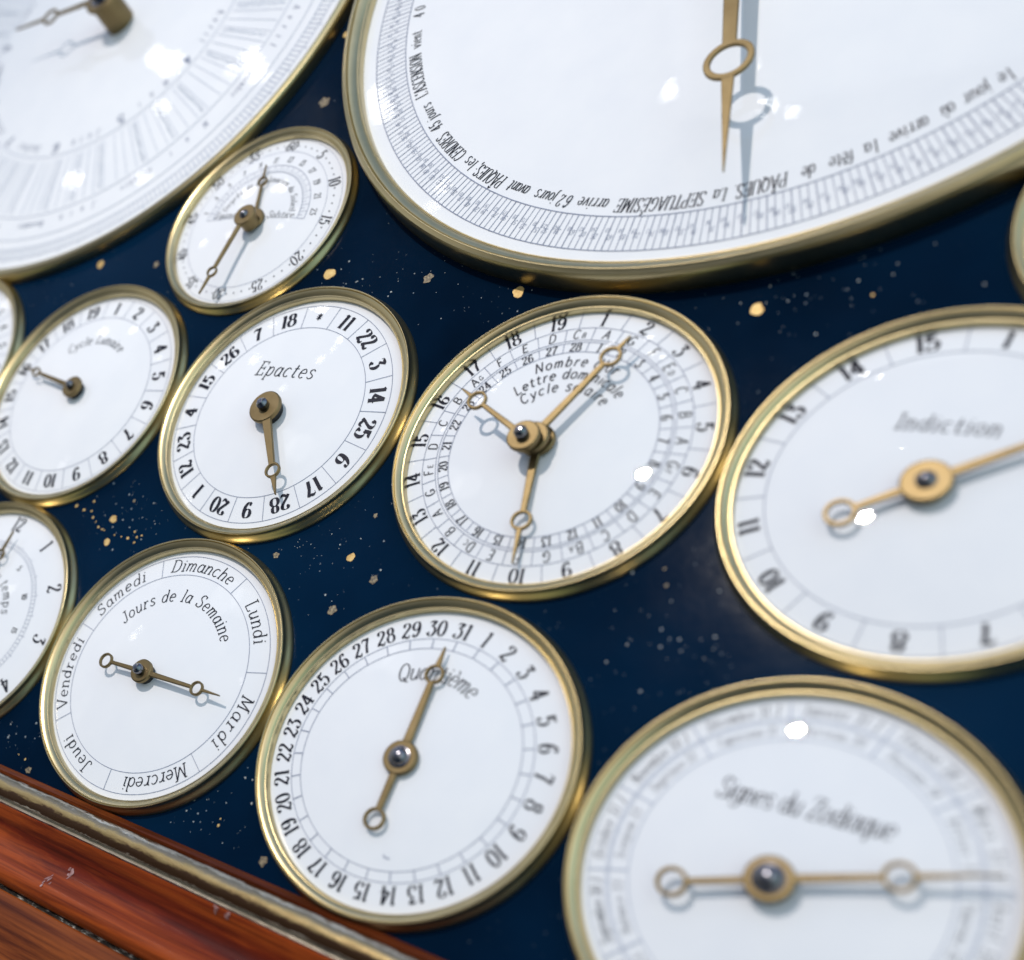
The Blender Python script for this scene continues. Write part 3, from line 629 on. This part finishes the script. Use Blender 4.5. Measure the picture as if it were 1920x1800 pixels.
extr("moulding", cove, MAHOG, n=80)
extr("filler_joint", [(-1.090, .05), (-1.112, .085), (-1.140, .075)], DIRT, n=300, wob=.006, seed=5)
extr("ledge", [(-1.133, .0), (-1.14, .09), (-1.16, .105), (-1.5, .12), (-2.6, .14), (-2.6, -.3)], MAHOG2, n=40)
# waxy scuffs on the moulding
def cz(y):
    for (ya, za), (yb, zb) in zip(cove, cove[1:]):
        if ya >= y >= yb and ya > yb: return za + (zb - za) * (ya - y) / (ya - yb)
    return .1
g = random.Random(8)
for cx, cy, L, wd, n in ((1.50, -.86, .16, .05, 9), (1.62, -.70, .09, .035, 6), (3.42, -.40, .10, .03, 6), (3.55, -.41, .05, .02, 5)):
    bm = bmesh.new()
    for i in range(n):
        x = cx + g.uniform(-.5, .5) * wd * 2; y = cy + g.uniform(-.5, .5) * L
        r = g.uniform(.010, .024)
        pts = []
        for k in range(9):
            a = k * 2 * math.pi / 9; q = r * g.uniform(.6, 1.3)
            xx = x + q * math.cos(a) * .7; yy = y + q * math.sin(a) * 1.3
            pts.append(bm.verts.new((xx * S, yy * S, (cz(yy) + .004 + .0006 * i) * S)))
        bm.faces.new(pts)
    obj("scuff", bm, SCUFF, fr, smooth=False)

# ------------------------------------------------------------------ dials
LW = .006     # fine printed line
# -- Epactes
root, zf = dial(0.0, 0.0, "white dial titled Epactes with a short hand pointing down to 28", bcx=0.05, bcy=-0.005)
p = Printer(zf); p.circle(1.0, LW); p.circle(1.277, LW)
for k in range(19): p.radial(-10 + k * 360 / 19, 1.0, 1.277, LW)
p.done("ring_lines", FINE, root)
p = Printer(zf)
for k, tx in enumerate("* 11 22 3 14 25 6 17 28 9 20 1 12 23 4 15 26 7 18".split()):
    p.number(tx, 1.137, -.5 + k * 360 / 19, .170, (.10, .03, 0, 1, False) if tx == '*' else DIDONE)
p.done("numerals", INK, root)
p = Printer(zf); p.line("Epactes", -.475, .385, .175, ITAL, x1=.275); p.done("title", INK, root)
hand(root, (-.027, -.043), (.404, -.731), (.592, -.964), .17, .180, .085, w0=.105, w1=.066, collar="dark", pin="screw", pin_r=.062, pin_h=.10)

# -- Jours de la Semaine
root, zf = dial(-.0032, -2.9854, "white dial titled Jours de la Semaine with the seven weekday names round its rim", bcx=.035, bcy=.002)
p = Printer(zf); p.circle(1.071, LW); p.circle(1.287, LW)
for k in range(7): p.radial(-25.9 + k * 360 / 7, 1.071, 1.287, LW)
p.done("ring_lines", FINE, root)
p = Printer(zf)
for tx, a0, a1 in (("Dimanche", -20.5, 20.5), ("Lundi", 37.5, 62), ("Mardi", 88.5, 116.5), ("Mercredi", 133, 169.5), ("Jeudi", 193.5, 218.5), ("Vendredi", 235.5, 275.5), ("Samedi", 291, 323.5)):
    p.arc_text(tx, 1.115, a0, a1, .142, TYPE2)
p.done("weekday_names", INK, root)
p = Printer(zf); p.arc_text("Jours de la Semaine", .765, -60, 54, .140, TYPE); p.done("title", INK, root)
hand(root, (-.059, -.066), (.677, -.075), (.968, -.076), .15, .125, .075, tail=(-.568, -.066), tail_r=.082, w0=.056, w1=.036, collar="dark", pin="screw", pin_r=.055, pin_h=.10)

# -- Quantième
root, zf = dial(2.9688, -3.0786, "white dial titled Quantième with the day numbers 1 to 31 round its rim", bcx=.035, bcy=.01)
p = Printer(zf); p.circle(1.092, LW); p.circle(.998, LW)
for k in range(31): p.radial(.7 + k * 360 / 31, .998, 1.092, LW * 1.5, 1)
p.done("ring_lines", FINE, root)
p = Printer(zf)
for k in range(31): p.number(str(k + 1), 1.195, .7 + (k + 1) * 360 / 31, .152, DIDONE_S)
p.done("numerals", INK, root)
p = Printer(zf); p.arc_text("Quantième", .70, -31, 29, .165, ITAL); p.done("title", INK, root)
p = Printer(zf); p.ribbon([(.17, -.845), (.19, -.865), (.235, -.86)], .012); p.done("hairline_mark", FINE, root)
hand(root, (-.002, -.036), (-.026, .739), (-.015, .995), .10, .155, .088, tail=(-.003, -.597), tail_r=.10, w0=.082, w1=.056, collar=True, pin="ball", pin_r=.078)

# -- Nombre d'or / Lettre dominicale / Cycle solaire
root, zf = dial(3.0474, -.0465, "white dial with three brass hands and three rings of numbers and letters, titled Nombre d'or", sag=.075, bcx=0.02, bcy=-0.005)
p = Printer(zf)
for r_ in (1.178, 1.045, 1.020, .918): p.circle(r_, LW)
for k in range(19): p.radial(-9.2 + k * 360 / 19, 1.178, 1.345, LW)
for k in range(28):
    p.radial(-1.45 + k * 360 / 28, 1.045, 1.178, LW); p.radial(-1.45 + k * 360 / 28, .918, 1.02, LW)
p.done("ring_lines", FINE, root)
p = Printer(zf)
for k in range(19): p.number(str(k + 1), 1.266, .3 + k * 360 / 19, .134, DIDONE_L)
for k in range(28): p.number(str(k + 1), .970, 5.0 + k * 360 / 28, .090, DIDONE_S)
p.done("numerals", INK, root)
p = Printer(zf)
lets = "A G F EB C B A GF E D C BA G F E DC B A G FE D C B AG F E D CB".split()
for k, tx in enumerate(lets):
    if tx == "EB": tx = "ED"
    a = 5.0 + k * 360 / 28
    if len(tx) == 1: p.number(tx, 1.112, a, .096, SANS)
    else:
        p.number(tx[0], 1.112, a - 1.5, .096, SANS); p.number(tx[1], 1.098, a + 2.1, .055, SANS)
p.done("ring_letters", INK, root)
p = Printer(zf)
p.arc_text("Nombre d'or", .765, -31, 25.5, .108, SANS); p.arc_text("Lettre dominicale", .635, -49, 43, .108, SANS); p.arc_text("Cycle solaire", .505, -49, 41, .108, SANS)
p.done("title", INK, root)
hand(root, (-.059, -.031), (.08, -.793), (.196, -1.186), .115, .150, .095, w0=.085, w1=.050, pin=None)
hand(root, (-.075, -.055), (.316, .774), (.411, .983), .205, .150, .095, w0=.075, w1=.050, pin=None, base=.13)
hand(root, (-.101, -.100), (-.677, .204), (-.874, .305), .30, .145, .092, w0=.060, w1=.040, pin="screw", pin_r=.058, pin_h=.11, base=.22)

# -- Indiction
root, zf = dial(6.0136, -.0574, "white dial titled Indiction, numbered to 15, with a long hand running off to the right", bcx=0.03, bcy=-0.02)
p = Printer(zf); p.circle(1.108, LW); p.circle(1.335, LW * .8)
for k in range(15): p.radial(-6.6 + k * 24, 1.108, 1.335, LW)
p.done("ring_lines", FINE, root)
p = Printer(zf)
for k in range(15): p.number(str(k + 1), 1.222, 5.4 + k * 24, .150, DIDONE)
p.done("numerals", INK, root)
p = Printer(zf); p.line("Indiction", -.385, .405, .135, TYPE, x1=.285); p.done("title", INK, root)
hand(root, (-.024, -.043), (.66, .425), (.90, .59), .14, .168, .09, tail=(-.489, -.365), tail_r=.112, w0=.072, w1=.045, pin="ball", pin_r=.055)

# -- Signes du Zodiaque
root, zf = dial(5.999, -3.1295, "blurred nearest white dial titled Signes du Zodiaque with month names round its rim", rf=1.365, bcx=0.012, bcy=-0.01)
p = Printer(zf)
for r_ in (1.315, 1.175, 1.155, 1.015): p.circle(r_, LW * 1.3)
for k in range(12):
    p.radial(-15.7 + k * 30, 1.015, 1.315, LW * 2.2)
    for q in range(1, 6): p.radial(-15.7 + k * 30 + q * 5, 1.155, 1.175, LW)
p.done("ring_lines", PALE, root)
p = Printer(zf)
mon = [("Janvier 31 J", "Verseau 20"), ("Février 28 J", "Poissons 19"), ("Mars 31 J", "Bélier 21"), ("Avril 30 J", "Taureau 20"), ("Mai 31 J", "Gémeaux 21"), ("Juin 30 J", "Cancer 21"), ("Juillet 31 J", "Lion 23"), ("Août 31 J".replace('û', 'u'), "Vierge 23"), ("Septembre 30 J", "Balance 23"), ("Octobre 31 J", "Scorpion 23"), ("Novembre 30 J", "Sagittaire 22"), ("Décembre 31 J", "Capricorne 21")]
for k, (a_, b_) in enumerate(mon):
    c_ = -.7 + k * 30
    p.arc_text(a_, 1.205, c_ - 11.5, c_ + 11.5, .085, (.062, .034, .13, .74, True)); p.arc_text(b_, 1.055, c_ - 10.5, c_ + 10.5, .070, (.055, .034, .13, .8, True))
p.done("month_names", INK, root)
p = Printer(zf); p.line("Signes du Zodiaque", -.60, .435, .165, (.070, .040, .15, .82, True), x1=.545, angle=1.0); p.done("title", INK, root)
hand(root, (-.034, -.057), (.683, .204), (1.208, .418), .16, .165, .105, tail=(-.619, -.281), tail_r=.112, w0=.062, w1=.045, collar="dark", pin="ball", pin_r=.088)

# -- Cycle Lunaire
root, zf = dial(-2.9767, -.0202, "white dial titled Cycle Lunaire with its hand pointing left to 16", bcx=0.04, bcy=-0.01)
p = Printer(zf); p.circle(1.04, LW); p.circle(1.30, LW * .7)
for k in range(19): p.radial(-11.2 + k * 360 / 19, 1.04, 1.30, LW)
p.done("ring_lines", FINE, root)
p = Printer(zf)
for k in range(19): p.number(str(k + 1), 1.168, -1.7 + k * 360 / 19, .165, DIDONE)
p.done("numerals", INK, root)
p = Printer(zf); p.arc_text("Cycle Lunaire", .665, -43, 34, .125, TYPE); p.done("title", INK, root)
hand(root, (.007, .006), (-.731, .17), (-.933, .19), .15, .135, .062, w0=.062, w1=.038, collar="dark", pin="screw", pin_r=.05)

# -- small declination dial
root, zf = dial(-1.5122, 2.3713, "smallest dial, with two opposed hands and Solstice printed beside its thick hub", rf=1.11, k=.86, bcx=0.045, bcy=-0.02)
p = Printer(zf)
p.circle(.905, LW * .7); p.circle(1.075, LW * .6); p.circle(.705, LW, -92, 92); p.circle(.61, LW, -92, 92)
for k in range(47): p.radial(-92 + k * 4, .61, .705 if k % 2 == 0 else .66, LW * .8, 1)
p.radial(-92, .0 + .3, .61, LW * .7, 1); p.radial(92, .55, .61, LW * .7, 1)
p.done("ring_lines", FINE, root)
p = Printer(zf)
for k in range(1, 13): p.number(str(5 * k), .985, 1.3 + k * 30, .135, (.13, .03, .1, .9, True))
for k in range(60):
    if k % 5: p.dot(.985 * math.sin(rad(1.3 + 6 * k)), .985 * math.cos(rad(1.3 + 6 * k)), .0095)
for k in range(12): p.number(str(2 * k + 1), .79, -84 + k * 15.35, .082, (.10, .04, .1, .9, True))
p.done("numerals", INK, root)
p = Printer(zf)
p.line("Solstice", .19, -.02, .09, ITAL, x1=.55); p.line("Equinoxe", -.60, -.005, .085, ITAL, x1=-.19)
p.arc_text("Degrés de Déclinaison du Soleil", .47, -80, 82, .075, TYPE)
p.done("title", INK, root)
hand(root, (.055, -.06), (-.081, .446), (-.139, .669), .095, .13, .062, w0=.042, w1=.030, pin=None)
hand(root, (.055, -.125), (-.051, -.857), (-.054, -1.149), .24, .135, .066, w0=.060, w1=.044, pin="ball", pin_r=.042, base=.10)

# -- Equation du temps (cut by the left edge)
root, zf = dial(-2.9593, -2.9679, "white dial lettered du temps with hour numbers, cut by the left edge of the photo", bcx=0.03, bcy=-0.02)
p = Printer(zf); p.circle(.955, LW * .7); p.circle(.90, LW * .7)
for k in range(120): p.radial(4 + k * 3, .90, .955 if k % 5 else .985, LW * .8, 1)
p.done("ring_lines", FINE, root)
p = Printer(zf)
for k in range(1, 13): p.number(str(k), 1.20, 2 + k * 30, .185, (.15, .03, .06, .95, True))
for k in range(1, 13): p.number(str(5 * k), .80, 2 + k * 30, .075, DIDONE_S)
p.done("numerals", INK, root)
p = Printer(zf); p.arc_text("Equation du temps", .50, -80, 78, .125, TYPE); p.done("title", INK, root)
hand(root, (0, 0), (.105, .759), (.136, 1.07), .12, .135, .07, w0=.06, w1=.035)

# -- far left dial, mostly out of the picture
root, zf = dial(-5.8407, .1061, "white dial of which only the right rim shows, beside Cycle Lunaire")
p = Printer(zf); p.circle(1.04, LW); p.circle(1.30, LW * .7)
for k in range(24): p.radial(k * 15, 1.04, 1.30, LW)
p.done("ring_lines", FINE, root)
p = Printer(zf)
for k in range(24): p.number(str(k + 1), 1.168, 7.5 + k * 15, .12, DIDONE_S)
p.done("numerals", INK, root)
# -- far right dial, only its rim in the picture
root, zf = dial(7.0806, 2.2812, "dial at the right edge of the photo showing only a sliver of brass rim", rf=1.11, k=.86)
p = Printer(zf); p.circle(.905, LW); p.done("ring_lines", FINE, root)

# -- the big Easter dial
FH = .10
root, zf = dial(2.9439, 5.8651, "largest dial, lettered about PÂQUES and SEPTUAGÉSIME, with a long hand pointing down", rf=4.22, k=1.55, sag=.10, face_h=FH, bcx=.04, bcy=.06)
p = Printer(zf); p.circle(4.0, .010); p.circle(3.65, .010)
for k in range(380): p.radial(k * 360 / 380 + .2, 3.65, 4.0, .0062 if k % 3 else .009, 2)
p.done("ring_lines", FINE, root)
p = Printer(zf); g = random.Random(2)
for k in range(190):
    a = k * 360 / 190 + g.uniform(-.2, .2)
    p.number(str(1583 + g.randrange(900))[2:], 3.85 + .015 * math.sin(k), a, .055, (.075, .05, .2, .85, False)); p.number(str(g.randrange(10, 99)), 3.80 + .012 * math.sin(k * .7), a + .5, .045, (.075, .05, .2, .85, False))
p.done("year_numbers", FINE, root)
p = Printer(zf)
for tx, a0, a1 in (("le", 133.0, 134.6), ("jour", 135.6, 138.8), ("où", 139.8, 141.4), ("arrive", 142.9, 147.5), ("la", 148.8, 150.4), ("fête", 151.6, 154.6), ("de", 156.2, 157.9),
                   ("La", 167.2, 169.0), ("arrive", 184.1, 189.0), ("62", 190.2, 192.4), ("jours", 193.0, 196.9), ("avant", 198.4, 202.5), ("les", 211.3, 213.7), ("45", 224.2, 226.2), ("jours", 227.0, 231.4),
                   ("vient", 246.1, 250.2), ("40", 253.6, 256.2)):
    p.arc_text(tx, 3.470, a0, a1, .130, BOOK)
for tx, a0, a1 in (("PÂQUES.", 159.6, 166.4), ("SEPTUAGÉSIME", 170.0, 182.7), ("PÂQUES;", 203.8, 210.6), ("CENDRES", 214.9, 222.4), ("L'ASCENSION", 233.6, 244.6)):
    p.arc_text(tx, 3.465, a0, a1, .142, CAPS)
p.done("lettering", INK, root)
hand(root, (-.22, .0), (.533, -2.434), (.896, -3.576), .45, .40, .205, w0=.17, w1=.115, pin="ball", pin_r=.15)

# -- the big upper left dial
root, zf = dial(-5.80, 5.69, "large blurred dial in the upper left corner with fine table columns round its rim", rf=4.05, k=1.4, sag=.10, face_h=0.0)
p = Printer(zf)
for r_ in (3.85, 3.70, 3.55, 3.20, 2.25): p.circle(r_, .012)
for k in range(366): p.radial(k * 360 / 366, 3.70, 3.85 if k % 5 else 3.90, .012, 1)
g = random.Random(6)
for m_ in range(12):
    for q in range(10):
        a = m_ * 30 + 2 + q * 2.9
        p.radial(a, 2.32, 3.15, .009, 3)
        if q < 9 and q % 3 == 0:
            for j in range(20): p.radial(a + 1.1 + g.uniform(-.2, .2), 2.36 + j * .039, 2.374 + j * .039, .030 + .02 * g.random(), 1)
p.done("ring_lines", PALE, root)
p = Printer(zf)
names = ["Janvier", "Février", "Mars", "Avril", "Mai", "Juin", "Juillet", "Aout", "Septembre", "Octobre", "Novembre", "Décembre"]
for m_ in range(12):
    p.arc_text(names[m_], 2.06, m_ * 30 + 4, m_ * 30 + 17, .12, BOOK)
    p.number(str(m_ + 1), 2.12, m_ * 30 + 25, .16, DIDONE)
p.done("inner_lettering", FINE, root)
p = Printer(zf)
for m_ in range(12):
    p.arc_text(names[m_], 3.30, m_ * 30 + 4, m_ * 30 + 14, .11, BOOK); p.arc_text(names[(m_ + 5) % 12], 3.30, m_ * 30 + 19, m_ * 30 + 27, .10, BOOK)
p.done("outer_lettering", FINE, root)
hand(root, (.26, -.09), (-.66, -.29), (-1.33, -.345), .52, .26, .13, w0=.085, w1=.055, pin="ball", pin_r=.13)
